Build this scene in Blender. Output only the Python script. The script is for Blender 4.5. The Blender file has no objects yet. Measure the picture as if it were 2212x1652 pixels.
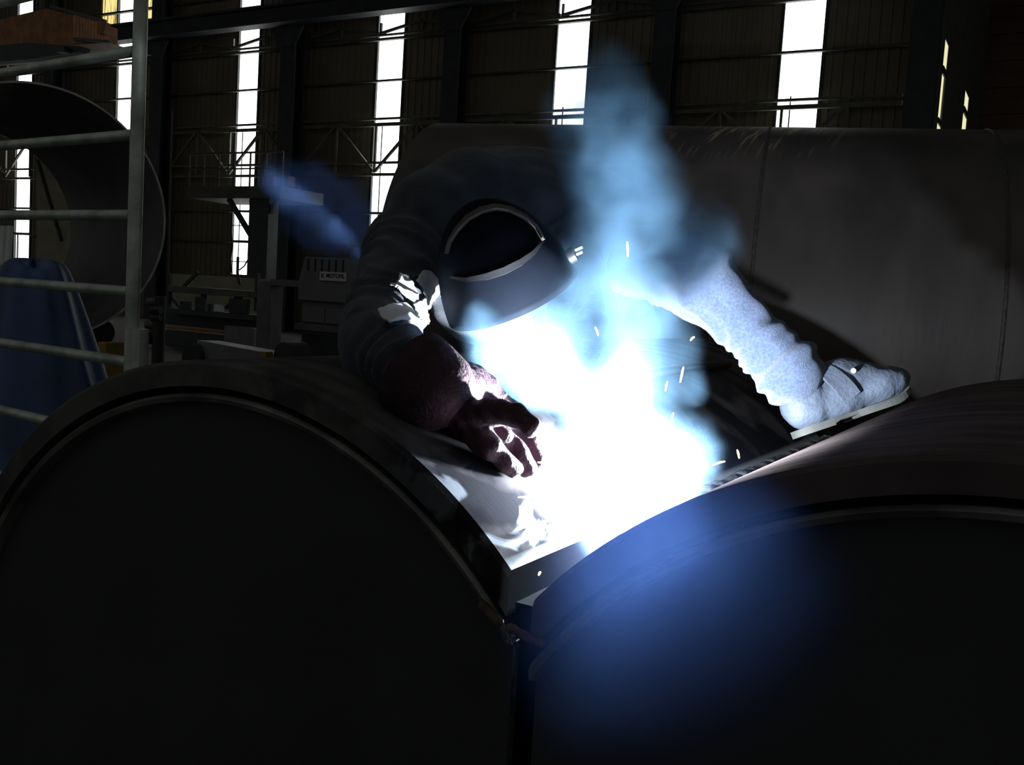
import bpy, bmesh, math, random
import numpy as np
from mathutils import Vector, Matrix, noise
random.seed(7)
S = bpy.context.scene
C = S.collection
PI = math.pi
R_ = math.radians

# ------------------------------------------------------------------ camera
F = 2100.0; CX, CY = 1106.0, 826.0
O = Vector((0, 0, 1.67))
_p, _r, _y = R_(5), R_(3.53), R_(29.5)
FW = Vector((-math.sin(_y)*math.cos(_p), math.cos(_y)*math.cos(_p), -math.sin(_p)))
_ri = Vector((math.cos(_y), math.sin(_y), 0)); _up = _ri.cross(FW)
RT = _ri*math.cos(_r) + _up*math.sin(_r)
UP = -_ri*math.sin(_r) + _up*math.cos(_r)
cd = bpy.data.cameras.new('camera'); cam = bpy.data.objects.new('camera', cd); C.objects.link(cam)
cam.matrix_world = Matrix(((RT.x, UP.x, -FW.x, O.x), (RT.y, UP.y, -FW.y, O.y), (RT.z, UP.z, -FW.z, O.z), (0, 0, 0, 1)))
cd.sensor_width = 36; cd.lens = F/2212*36; cd.clip_end = 300; cd.clip_start = .02
S.camera = cam

def ray(x, y): return FW + RT*((x-CX)/F) - UP*((y-CY)/F)
def at(x, y, d): return O + ray(x, y)*d                     # surveyed point at a depth
def onY(x, y, Y): v = ray(x, y); return O + v*((Y-O.y)/v.y)
def onX(x, y, X): v = ray(x, y); return O + v*((X-O.x)/v.x)

# ------------------------------------------------------------------ materials
def mat(name, col, rough=.6, metal=0, var=.25, scale=6, bump=0, bscale=40, spec=.5, col2=None, stretch=(1, 1, 1), emit=None, estr=0, sheen=0, detail=5):
    m = bpy.data.materials.new(name); m.use_nodes = True
    nt = m.node_tree; N = nt.nodes; L = nt.links; b = N['Principled BSDF']
    b.inputs['Roughness'].default_value = rough; b.inputs['Metallic'].default_value = metal
    b.inputs['Specular IOR Level'].default_value = spec
    if sheen: b.inputs['Sheen Weight'].default_value = sheen
    tc = N.new('ShaderNodeTexCoord'); mp = N.new('ShaderNodeMapping'); mp.inputs['Scale'].default_value = stretch
    L.new(tc.outputs['Object'], mp.inputs['Vector'])
    nz = N.new('ShaderNodeTexNoise'); nz.inputs['Scale'].default_value = scale; nz.inputs['Detail'].default_value = detail
    L.new(mp.outputs[0], nz.inputs['Vector'])
    rp = N.new('ShaderNodeValToRGB'); c2 = col2 or [c*(1-var) for c in col]
    rp.color_ramp.elements[0].color = (*c2, 1); rp.color_ramp.elements[1].color = (*[min(1, c*(1+var)) for c in col], 1)
    rp.color_ramp.elements[0].position = .35; rp.color_ramp.elements[1].position = .65
    L.new(nz.outputs['Fac'], rp.inputs[0]); L.new(rp.outputs[0], b.inputs['Base Color'])
    if bump:
        n2 = N.new('ShaderNodeTexNoise'); n2.inputs['Scale'].default_value = bscale; n2.inputs['Detail'].default_value = 4
        L.new(mp.outputs[0], n2.inputs['Vector'])
        bp = N.new('ShaderNodeBump'); bp.inputs['Strength'].default_value = bump; bp.inputs['Distance'].default_value = .01
        L.new(n2.outputs['Fac'], bp.inputs['Height']); L.new(bp.outputs[0], b.inputs['Normal'])
    if emit:
        b.inputs['Emission Color'].default_value = (*emit, 1); b.inputs['Emission Strength'].default_value = estr
    return m

def emis(name, col, s):
    m = bpy.data.materials.new(name); m.use_nodes = True; nt = m.node_tree
    nt.nodes.remove(nt.nodes['Principled BSDF']); e = nt.nodes.new('ShaderNodeEmission')
    e.inputs[0].default_value = (*col, 1); e.inputs[1].default_value = s
    nt.links.new(e.outputs[0], nt.nodes['Material Output'].inputs[0]); return m

def pipe_mat(name, base, base2, wear_dim_x=None, edge_y=None, spec=0):
    """dark primed steel: rolling streaks round the girth, rust mottling, bare ground metal close to the seam"""
    m = mat(name, base, .62, 0, .3, 5, .03, 60, spec, base2, (1, 3.5, 1))
    nt = m.node_tree; N = nt.nodes; L = nt.links; b = N['Principled BSDF']
    src = b.inputs['Base Color'].links[0].from_socket
    tc = N.new('ShaderNodeTexCoord'); sp = N.new('ShaderNodeSeparateXYZ'); L.new(tc.outputs['Object'], sp.inputs[0])
    def mix(fac, col, s):
        mx = N.new('ShaderNodeMix'); mx.data_type = 'RGBA'; L.new(fac, mx.inputs[0]); L.new(s, mx.inputs[6]); mx.inputs[7].default_value = (*col, 1); return mx.outputs[2]
    def noi(sc, det=6, st=(1, 1, 1), dist=0):
        mp = N.new('ShaderNodeMapping'); mp.inputs['Scale'].default_value = st; L.new(tc.outputs['Object'], mp.inputs[0])
        n = N.new('ShaderNodeTexNoise'); n.inputs['Scale'].default_value = sc; n.inputs['Detail'].default_value = det; n.inputs['Distortion'].default_value = dist
        L.new(mp.outputs[0], n.inputs['Vector']); return n.outputs['Fac']
    def mr(s, a, c, t0=0, t1=1):
        r = N.new('ShaderNodeMapRange'); r.inputs[1].default_value = a; r.inputs[2].default_value = c; r.inputs[3].default_value = t0; r.inputs[4].default_value = t1; L.new(s, r.inputs[0]); return r.outputs[0]
    def mul(a, c):
        k = N.new('ShaderNodeMath'); k.operation = 'MULTIPLY'; L.new(a, k.inputs[0]); L.new(c, k.inputs[1]); return k.outputs[0]
    if edge_y is not None:      # mottled scale on the outer band next to the pipe end
        f = mul(mr(sp.outputs['Y'], edge_y+.09, edge_y+.02), mr(noi(16, 8, dist=.6), .44, .66))
        src = mix(f, (.10, .10, .095), src)
    if wear_dim_x is not None:      # darker colour painted beside the seam to hold down arc glare
        f0 = mul(mr(sp.outputs['X'], wear_dim_x-.30, wear_dim_x-.14), mr(noi(5, 5, dist=.5), .25, .5))
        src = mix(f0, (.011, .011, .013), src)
    if wear_dim_x is not None:      # chalky ground patches beside the weld groove
        f = mul(mr(sp.outputs['X'], wear_dim_x-.26, wear_dim_x-.04), mul(mr(noi(13, 7, (1, .6, 1), .8), .525, .60), mr(sp.outputs['Y'], 1.75, 1.35)))
        src = mix(f, (.10, .11, .13), src)
        f2 = mr(sp.outputs['X'], wear_dim_x-.012, wear_dim_x-.004)
        src = mix(f2, (.14, .15, .17), src)
    L.new(src, b.inputs['Base Color'])
    return m

M = {}
M['pipeL'] = pipe_mat('primed_steel', (.075, .068, .068), (.05, .046, .047), wear_dim_x=-.566, edge_y=1.022)
M['pipeR'] = pipe_mat('primed_steel_brown', (.074, .058, .057), (.055, .043, .043), edge_y=None)
M['endplate'] = mat('dark_plate', (.022, .022, .024), .7, 0, .2, 4, .05)
M['lip'] = mat('worn_lip', (.16, .155, .15), .35, .4, .5, 9, .1)
M['groove'] = mat('black_groove', (.006, .006, .006), .95, spec=0)
M['bead'] = mat('weld_bead', (.2, .2, .21), .35, .8, .3, 60, .5, 120)
M['rust'] = mat('rusty_tack', (.07, .042, .03), .85, 0, .4, 40, .4, 90)
M['backpipe'] = mat('mill_scale_steel', (.066, .055, .052), .5, 0, .35, 2.2, .1, 30, .3, (.044, .038, .039), (1, 1, .25))
M['seam'] = mat('seam_bead', (.05, .045, .045), .6, .3, .3, 40, .3)
M['cyl'] = mat('grey_rolled_plate', (.10, .105, .10), .6, 0, .25, 2, .05)
M['cyledge'] = mat('cut_edge', (.35, .36, .34), .4, .3)
M['galv'] = mat('galvanised_tube', (.40, .43, .38), .45, .5, .3, 8, .15, 60)
M['tarp'] = mat('blue_tarpaulin', (.03, .06, .17), .5, 0, .3, 3, .3, 12)
M['wall'] = mat('brown_sheeting', (.19, .16, .115), .7, 0, .15, .6)
M['wall2'] = mat('dark_red_sheeting', (.13, .07, .055), .8, 0, .2, .6)
M['steel'] = mat('dark_blue_steelwork', (.03, .033, .04), .6, 0, .25, 3)
M['steel2'] = mat('grey_steelwork', (.08, .08, .07), .6, 0, .25, 3)
M['steel3'] = mat('dusty_steelwork', (.14, .135, .11), .7, 0, .25, 3)
M['floor'] = mat('concrete_floor', (.06, .058, .055), .8, 0, .3, 1.2, .1, 20)
M['roof'] = mat('roof_sheet', (.04, .036, .034), .9)
M['pane'] = emis('daylit_sheet', (.95, 1, .95), 3.5)
M['pane2'] = emis('daylit_cream_sheet', (.9, .86, .52), .95)
M['orange'] = mat('orange_paint', (.3, .1, .02), .5, 0, .35, 4)
M['yellow'] = mat('yellow_paint', (.2, .12, .015), .5, 0, .3, 5)
M['cabinet'] = mat('grey_cabinet', (.17, .17, .175), .5, 0, .12, 3)
M['cream'] = mat('cream_panel', (.27, .25, .17), .7, 0, .15, 2)
M['lightsteel'] = mat('light_grey_steel', (.135, .14, .135), .5, .2, .2, 4)
M['white'] = mat('white_plate', (.6, .6, .6), .6, 0, .08)
M['black'] = mat('black_plastic', (.015, .015, .018), .5)
M['rubber'] = mat('black_rubber', (.02, .02, .02), .7)
M['red'] = mat('dull_red', (.2, .05, .03), .6)
M['jacket'] = mat('navy_work_cloth', (.04, .046, .06), .9, 0, .2, 25, .25, 220, .2, sheen=.15)
M['lit_cloth'] = mat('arc_lit_cloth', (.68, .7, .72), .9, 0, .1, 20)  # pale tone stands for arc light on the jacket
M['jeans'] = mat('denim', (.085, .11, .175), .9, 0, .1, 170, .5, 500, .1, (.06, .08, .14), sheen=.25)
M['glove'] = mat('red_brown_leather', (.03, .011, .019), .75, 0, .3, 30, .35, 160, .3)
M['boot'] = mat('grey_blue_leather', (.075, .09, .125), .6, 0, .25, 14, .25, 120, .4)
M['sole'] = mat('pale_rubber_sole', (.06, .06, .056), .8, 0, .2, 20)
M['shell'] = mat('dark_helmet_shell', (.006, .008, .013), .6, 0, .15, 8, .03, 40, .02)
M['band'] = mat('grey_helmet_rim', (.055, .052, .05), .5, 0, .2, 20)
M['band2'] = mat('dark_helmet_band', (.018, .018, .022), .6, 0, .2, 20, spec=.2)
M['skin'] = mat('skin', (.5, .3, .22), .6)
M['copper'] = mat('copper_nozzle', (.5, .25, .12), .35, 1)
M['arc'] = emis('arc_plasma', (.85, .93, 1), 60)
M['spark'] = emis('hot_metal', (1, .55, .28), 9)
M['conc'] = M['floor']

# yellowed translucent sheet, dirt in streaks
def yellow_sheet():
    m = emis('yellowed_daylit_sheet', (.9, .6, .12), 1.1); nt = m.node_tree; N = nt.nodes; L = nt.links
    e = [n for n in N if n.type == 'EMISSION'][0]
    tc = N.new('ShaderNodeTexCoord'); mp = N.new('ShaderNodeMapping'); mp.inputs['Scale'].default_value = (9, 1, .8)
    L.new(tc.outputs['Object'], mp.inputs[0]); n = N.new('ShaderNodeTexNoise'); n.inputs['Scale'].default_value = 1.6; n.inputs['Detail'].default_value = 3; L.new(mp.outputs[0], n.inputs['Vector'])
    rp = N.new('ShaderNodeValToRGB'); rp.color_ramp.elements[0].color = (.12, .06, .01, 1); rp.color_ramp.elements[1].color = (1, .8, .3, 1)
    rp.color_ramp.elements[0].position = .34; rp.color_ramp.elements[1].position = .52
    L.new(n.outputs['Fac'], rp.inputs[0]); L.new(rp.outputs[0], e.inputs[0]); return m
M['yellowpane'] = yellow_sheet()

# ------------------------------------------------------------------ mesh helpers
def link(name, bm, m, parent=None, smooth=False):
    me = bpy.data.meshes.new(name); bm.to_mesh(me); bm.free()
    o = bpy.data.objects.new(name, me); C.objects.link(o)
    for k in (m if isinstance(m, (list, tuple)) else [m]): me.materials.append(k)
    if smooth:
        for p in me.polygons: p.use_smooth = True
    if parent: par(o, parent)
    return o
def par(o, p):
    o.parent = p; o.matrix_parent_inverse = p.matrix_basis.inverted()
def tag(o, label=None, cat=None, group=None, kind=None):
    if label: o['label'] = label
    if cat: o['category'] = cat
    if group: o['group'] = group
    if kind: o['kind'] = kind
    return o
def thing(name, label, cat, loc=(0, 0, 0), group=None):
    o = bpy.data.objects.new(name, None); o.empty_display_size = .1; C.objects.link(o); o.location = loc
    o.matrix_basis = Matrix.Translation(loc)
    return tag(o, label, cat, group)
def box(bm, lo, hi, bev=0):
    vs = [bm.verts.new((x, y, z)) for x in (lo[0], hi[0]) for y in (lo[1], hi[1]) for z in (lo[2], hi[2])]
    f = [bm.faces.new([vs[i] for i in q]) for q in ((0, 1, 3, 2), (4, 6, 7, 5), (0, 4, 5, 1), (2, 3, 7, 6), (0, 2, 6, 4), (1, 5, 7, 3))]
    if bev: bmesh.ops.bevel(bm, geom=list({e for q in f for e in q.edges}), offset=bev, segments=2, affect='EDGES', profile=.5)
def bmbox(lo, hi, bev=0):
    bm = bmesh.new(); box(bm, lo, hi, bev); return bm
def frame_of(d):
    d = d.normalized(); a = Vector((0, 0, 1)) if abs(d.z) < .9 else Vector((1, 0, 0))
    s = d.cross(a).normalized(); return s, s.cross(d).normalized()
def beam(bm, a, b, w, h):
    """rectangular bar from a to b"""
    a, b = Vector(a), Vector(b); s, u = frame_of(b-a)
    q = [(-w/2, -h/2), (w/2, -h/2), (w/2, h/2), (-w/2, h/2)]
    A = [bm.verts.new(a+s*x+u*y) for x, y in q]; B = [bm.verts.new(b+s*x+u*y) for x, y in q]
    bm.faces.new(A[::-1]); bm.faces.new(B)
    for i in range(4): bm.faces.new((A[i], A[(i+1) % 4], B[(i+1) % 4], B[i]))
def tube(bm, pts, r, n=10, cap=True):
    pts = [Vector(p) for p in pts]; rs = r if isinstance(r, (list, tuple)) else [r]*len(pts)
    rings = []; s = u = None
    for i, p in enumerate(pts):
        d = (pts[min(i+1, len(pts)-1)]-pts[max(i-1, 0)]).normalized()
        if s is None: s, u = frame_of(d)
        else:
            s = (s-d*s.dot(d)).normalized(); u = s.cross(d).normalized()
        rings.append([bm.verts.new(p+(s*math.cos(2*PI*k/n)+u*math.sin(2*PI*k/n))*rs[i]) for k in range(n)])
    for A, B in zip(rings, rings[1:]):
        for k in range(n): bm.faces.new((A[k], A[(k+1) % n], B[(k+1) % n], B[k]))
    if cap: bm.faces.new(rings[0][::-1]); bm.faces.new(rings[-1])
def strap(bm, pts, nrm, w, t):
    """flat band along pts; nrm(i) outward"""
    pts = [Vector(p) for p in pts]; R = []
    for i, p in enumerate(pts):
        d = (pts[min(i+1, len(pts)-1)]-pts[max(i-1, 0)]).normalized(); n = Vector(nrm(i)).normalized(); s = d.cross(n).normalized()
        wi = w(i) if callable(w) else w
        R.append([bm.verts.new(p+s*a*wi/2+n*b*t) for a, b in ((-1, -.5), (1, -.5), (1, .5), (-1, .5))])
    for A, B in zip(R, R[1:]):
        for k in range(4): bm.faces.new((A[k], A[(k+1) % 4], B[(k+1) % 4], B[k]))
    bm.faces.new(R[0][::-1]); bm.faces.new(R[-1])
def revolve(prof, cx, cz, n=160, closed=True, xmin=None, xmax=None):
    """profile [(radius, y)] spun about the axis parallel to Y through (cx, cz); optionally coped by planes x = const"""
    bm = bmesh.new(); rings = []
    for r, y in prof:
        rings.append([bm.verts.new((cx+r*math.cos(2*PI*k/n), y, cz+r*math.sin(2*PI*k/n))) for k in range(n)])
    pr = list(zip(rings, rings[1:]+rings[:1])) if closed else list(zip(rings, rings[1:]))
    for A, B in pr:
        for k in range(n): bm.faces.new((A[k], A[(k+1) % n], B[(k+1) % n], B[k]))
    for x, sgn in ((xmin, -1), (xmax, 1)):
        if x is None: continue
        g = bm.verts[:]+bm.edges[:]+bm.faces[:]
        res = bmesh.ops.bisect_plane(bm, geom=g, plane_co=(x, 0, 0), plane_no=(sgn, 0, 0), clear_outer=True)
        ed = [e for e in res['geom_cut'] if isinstance(e, bmesh.types.BMEdge)]
        try:
            for f in bmesh.ops.edgenet_fill(bm, edges=ed)['faces']: f.material_index = 1
        except Exception: pass
    bmesh.ops.recalc_face_normals(bm, faces=bm.faces[:])
    return bm
def disc(cx, y, cz, r, n=160, th=.012, xmin=None, xmax=None):
    bm = revolve([(.02, y), (r, y), (r, y+th), (.02, y+th)], cx, cz, n, True, xmin, xmax); return bm
def auto_smooth(o, ang=35):
    me = o.data
    for p in me.polygons: p.use_smooth = True
    try: me.set_sharp_from_angle(angle=R_(ang))
    except Exception: pass
    return o

# ---- organic surfaces: overlapping tapered limbs fused by a voxel remesh
def capsule(bm, a, b, ra, rb, n=18):
    a, b = Vector(a), Vector(b); d = b-a
    if d.length > 1e-5:
        s, u = frame_of(d)
        A = [bm.verts.new(a+(s*math.cos(2*PI*k/n)+u*math.sin(2*PI*k/n))*ra) for k in range(n)]
        B = [bm.verts.new(b+(s*math.cos(2*PI*k/n)+u*math.sin(2*PI*k/n))*rb) for k in range(n)]
        for k in range(n): bm.faces.new((A[k], A[(k+1) % n], B[(k+1) % n], B[k]))
        bm.faces.new(A[::-1]); bm.faces.new(B)
    for p, r in ((a, ra), (b, rb)): bmesh.ops.create_icosphere(bm, subdivisions=3, radius=r, matrix=Matrix.Translation(p))
def ellipsoid(bm, c, ax, rad, n=3):
    m = Matrix.Translation(c) @ Matrix((ax[0], ax[1], ax[2])).transposed().to_4x4() @ Matrix.Diagonal((*rad, 1))
    bmesh.ops.create_icosphere(bm, subdivisions=n, radius=1, matrix=m)
def fused(name, bm, voxel, iters, m, parent, disp=None):
    bmesh.ops.recalc_face_normals(bm, faces=bm.faces[:])
    me = bpy.data.meshes.new('tmp'); bm.to_mesh(me); bm.free()
    t = bpy.data.objects.new('tmp', me); C.objects.link(t)
    md = t.modifiers.new('r', 'REMESH'); md.mode = 'VOXEL'; md.voxel_size = voxel
    if iters: sm = t.modifiers.new('s', 'SMOOTH'); sm.factor = .5; sm.iterations = iters
    dg = bpy.context.evaluated_depsgraph_get(); dg.update()
    out = bpy.data.meshes.new_from_object(t.evaluated_get(dg))
    bpy.data.objects.remove(t); bpy.data.meshes.remove(me)
    out.name = name; out.materials.clear(); out.materials.append(m)
    if disp:
        nn = [v.normal.copy() for v in out.vertices]
        for v, n_ in zip(out.vertices, nn): v.co = v.co + n_*disp(v.co, n_)
    for p in out.polygons: p.use_smooth = True
    o = bpy.data.objects.new(name, out); C.objects.link(o)
    if parent: par(o, parent)
    return o

# ------------------------------------------------------------------ hall
FZ = .15
WY = 24.0; WTOP = 13.0
tag(link('floor', bmbox((-60, -12, FZ-.2), (14, 46, FZ)), M['floor']), kind='structure')
tag(link('ceiling', bmbox((-60, 8, WTOP), (14, 46, WTOP+.2)), M['roof']), kind='structure')

# windows: (x0, x1, sill z)
WIN = [(-36.7, -35.7, 1.9), (-30.8, -29.95, 1.9), (-24.75, -23.8, 1.84), (-18.95, -17.95, 1.84), (-12.83, -11.83, 1.84), (-6.67, -5.67, 1.84)]
def corr(bm, x0, x1, z0, z1, y, step=.25, dep=.035, lines=True):
    """ribbed sheet facing -Y"""
    xs = []; x = x0; k = 0
    while x < x1-1e-4:
        w = min(step, x1-x)
        xs += [(x, 0), (x+w*.62, 0), (x+w*.68, -dep), (x+w*.92, -dep)] if w > step*.95 else [(x, 0)]
        x += step
    xs.append((x1, 0))
    A = [bm.verts.new((a, y+b, z0)) for a, b in xs]; B = [bm.verts.new((a, y+b, z1)) for a, b in xs]
    for i in range(len(xs)-1): bm.faces.new((A[i], A[i+1], B[i+1], B[i]))
    a0 = [bm.verts.new(v) for v in ((x0, y+.12, z0), (x1, y+.12, z0), (x1, y+.12, z1), (x0, y+.12, z1))]
    bm.faces.new(a0[::-1])
bm = bmesh.new(); xc = -60
for x0, x1, zs in WIN:
    corr(bm, xc, x0, FZ, WTOP, WY); corr(bm, x0, x1, FZ, zs, WY); xc = x1
corr(bm, xc, -3.6, FZ, WTOP, WY)
tag(link('wall_back', bm, M['wall']), kind='structure')
# the yellowed sheets either side of the second strip are let into the wall face
win_no = 0
for i, (x0, x1, zs) in enumerate(WIN):
    win_no += 1
    w = tag(link('window_%d' % win_no, bmbox((x0, WY+.06, zs), (x1, WY+.075, WTOP)), M['pane']), kind='structure')
    bm = bmesh.new()
    for xx in (x0-.02, x1+.02): beam(bm, (xx, WY-.02, zs), (xx, WY-.02, WTOP), .05, .08)
    beam(bm, (x0, WY-.02, zs), (x1, WY-.02, zs), .06, .06)
    if i in (2, 3, 4, 5): beam(bm, (x0+.33, WY-.03, zs), (x0+.33, WY-.03, 6.6 if i < 4 else 6.9), .022, .03)
    if i == 2:
        for z in (2.3, 3.0, 3.5, 4.4): beam(bm, (x0, WY-.03, z), (x1, WY-.03, z), .03, .03)
        beam(bm, (x1-.14, WY-.03, zs), (x1-.14, WY-.03, 4.8), .03, .03)
    if i == 0: beam(bm, (x0, WY-.03, 3.0), (x1, WY-.03, 3.0), .05, .05); beam(bm, (x0+.25, WY-.03, zs), (x0+.25, WY-.03, 3.0), .05, .05)
    link('frame', bm, M['steel'], w)
for x0, x1, z0 in ((-31.6, -30.86, 10.62), (-29.9, -28.8, 10.66)):
    win_no += 1
    tag(link('window_%d' % win_no, bmbox((x0, WY-.06, z0), (x1, WY-.045, WTOP)), M['yellowpane']), kind='structure')
# side wall running on beyond the right end of the back wall, with two slot windows
SX = -3.0
bm = bmesh.new()
def sidew(y0, y1, z0, z1): box(bm, (SX-.15, y0, z0), (SX, y1, z1))
sidew(23.3, 23.95, FZ, WTOP); sidew(23.95, 24.63, FZ, 5.6); sidew(23.95, 24.63, 8.0, WTOP); sidew(24.63, 28.9, FZ, WTOP)
sidew(28.9, 29.95, FZ, 5.6); sidew(28.9, 29.95, 7.92, WTOP); sidew(29.95, 33.7, FZ, WTOP)
tag(link('wall_side', bm, M['steel2']), kind='structure')
for y0, y1, z1, zc in ((23.95, 24.63, 8.0, 7.33), (28.9, 29.95, 7.92, 7.42)):
    win_no += 1
    w = tag(link('window_%d' % win_no, bmbox((SX-.025, y0, 5.6), (SX-.012, y1, z1)), M['pane2']), kind='structure')
    bm = bmesh.new(); beam(bm, (SX, y0, zc), (SX, y1, zc), .04, .17); beam(bm, (SX, y0, 6.22), (SX, y1, 6.22), .04, .12)
    if y0 < 25: beam(bm, (SX, y0+.47, 6.2), (SX, y0+.47, 7.3), .03, .05)
    link('frame', bm, M['steel'], w)
bm = bmesh.new()
z = FZ
while z < WTOP-.1:                                   # far end wall of the bay, horizontal sheeting
    box(bm, (SX, 33.5, z), (14, 33.7, z+.42)); box(bm, (SX, 33.62, z+.42), (14, 33.7, z+.8)); z += .8
tag(link('wall_far', bm, M['wall2']), kind='structure')
# horizontal sheeting rails on the back wall
def rail_z(name, z, h, d, x0=-60, x1=-3.7, m='steel2', y=WY-.1):
    tag(link(name, bmbox((x0, y-d, z-h/2), (x1, y, z+h/2)), M[m]), kind='structure')
for n_, (z, h) in enumerate(((10.95, .07), (9.12, .07), (7.9, .055), (3.96, .07), (2.95, .06), (12.1, .06))):
    rail_z('trim_%d' % (n_+1), z, h, .12)

# steel columns standing in front of the wall, one between each pair of windows
colx = [(-33.6, .5, 'far left'), (-27.76, .55, ''), (-21.8, .6, ''), (-15.7, .55, ''), (-9.4, .55, '')]
collab = ['dark steel column on the far wall seen through the left ladder bars', 'dark steel column on the far wall just right of the ladder post', 'dark steel column on the far wall above the lettered cabinet',
          'dark steel column on the far wall above the crouching welder', 'dark steel column on the far wall right of the smoke']
def hcol(x, w, lab, d=.45, y=WY-.62, z1=WTOP, m='steel'):
    t = thing('steel_column', lab, 'column', (x, y, FZ), 'steel columns along the back wall')
    bm = bmesh.new()
    box(bm, (x-w/2, y-d/2, FZ), (x+w/2, y-d/2+.04, z1)); box(bm, (x-w/2, y+d/2-.04, FZ), (x+w/2, y+d/2, z1)); box(bm, (x-.03, y-d/2+.04, FZ), (x+.03, y+d/2-.04, z1))
    link('shaft', bm, M[m], t)
    link('base_plate', bmbox((x-w/2-.1, y-d/2-.1, FZ), (x+w/2+.1, y+d/2+.1, FZ+.04)), M[m], t)
    bm = bmesh.new(); v = [(x-w/2-.35, 9.55), (x+w/2+.35, 9.55), (x+w/2, 8.95), (x-w/2, 8.95)]
    A = [bm.verts.new((a, y-d/2-.06, b)) for a, b in v]; B = [bm.verts.new((a, y-d/2-.005, b)) for a, b in v]
    bm.faces.new(A); bm.faces.new(B[::-1])
    for i in range(4): bm.faces.new((A[i], B[i], B[(i+1) % 4], A[(i+1) % 4]))
    link('bracket', bm, M[m], t)
for (x, w, _), l in zip(colx, collab): hcol(x, w, l)
hcol(-3.32, .6, 'dark steel column at the right corner of the back wall')
# crane runway girder on the brackets
t = thing('crane_runway_beam', 'long dark crane runway girder high along the back wall', 'beam', (-30, 22.6, 9.6))
bm = bmesh.new(); box(bm, (-60, 22.62, 9.56), (-3.9, 23.06, 9.62)); box(bm, (-60, 22.8, 9.62), (-3.9, 22.88, 10.06)); box(bm, (-60, 22.66, 10.06), (-3.9, 23.02, 10.12))
link('girder', bm, M['steel'], t)
bm = bmesh.new(); box(bm, (-60, 22.8, 10.12), (-3.9, 22.88, 10.2)); link('rail', bm, M['steel2'], t)
# lattice girders hung on the wall: zigzags with posts between two rails
def lattice(lab, z0, z1, x0, x1, first, m, rails):
    t = thing('lattice_girder', lab, 'girder', (x0, WY-.32, z0)); y = WY-.3
    bm = bmesh.new()
    for z, h in rails: beam(bm, (x0, y, z), (x1, y, z), .09, h)
    link('chords', bm, M[m], t)
    bd = bmesh.new(); x = first; k = 0; P = 3.04
    while x < x1:
        for sx in (-1, 1): beam(bd, (x+.05*sx, y-.05, z0+.05), (x+sx*(P/2-.05), y-.05, z1-.05), .075, .075)
        for xx in (x, x+P/2): bv = bmesh.new(); beam(bv, (xx, y-.02, z0), (xx, y-.02, z1), .06, .06); link('post', bv, M[m], t)
        x += P; k += 1
    link('zigzag_bracing', bd, M[m], t)
    return t
lattice('walkway lattice girder with zigzag bracing behind the welder', 5.15, 6.62, -38, -3.75, -36.85, 'steel3', ((6.75, .06), (6.58, .10), (5.45, .07), (5.1, .08)))
lattice('upper zigzag lattice under the crane girder', 9.2, 9.55, -38, -3.75, -36.85, 'steel2', ((9.2, .05), ))

# overhead crane at the upper left
t = thing('overhead_crane', 'orange-brown overhead travelling crane at the upper left corner', 'crane', at(90, 80, 19))
def quadbox(pts, th, m, name, parent):
    """a slab with the outline pts (world) pushed back along +Y"""
    bm = bmesh.new(); A = [bm.verts.new(p) for p in pts]; B = [bm.verts.new(Vector(p)+Vector((0, th, 0))) for p in pts]
    bm.faces.new(A); bm.faces.new(B[::-1])
    for i in range(len(pts)): bm.faces.new((A[i], B[i], B[(i+1) % len(pts)], A[(i+1) % len(pts)]))
    bmesh.ops.recalc_face_normals(bm, faces=bm.faces[:])
    return link(name, bm, M[m], parent)
cy_ = 15.0
g = lambda pts, Y=cy_: [onY(a, b, Y) for a, b in pts]
quadbox(g([(-220, 60), (0, 42), (100, 18), (160, 32), (160, 82), (235, 92), (120, 100), (-220, 130)]), 1.2, 'orange', 'girder', t)
quadbox(g([(-220, 118), (60, 92), (175, 100), (170, 112), (60, 128), (-220, 150)], cy_-.3), .25, 'steel', 'end_carriage', t)
bm = bmesh.new(); beam(bm, onY(110, 14, cy_-.1), onY(228, 46, cy_-.1), .07, .07); beam(bm, onY(160, 84, cy_-.1), onY(236, 90, cy_-.1), .06, .06)
link('handrail', bm, M['steel2'], t)
for k in range(11):
    x = 158+k*6.6; bm = bmesh.new(); beam(bm, onY(x+2, 27+k*1.9, cy_-.1), onY(x, 84+k*.5, cy_-.1), .025, .025); link('baluster', bm, M['orange'], t)
quadbox(g([(212, 44), (228, 48), (224, 74), (208, 72)], cy_-.25), .15, 'orange', 'end_panel', t)
quadbox(g([(120, 98), (138, 100), (138, 112), (118, 112)], cy_-.5), .2, 'black', 'motor', t)

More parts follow.
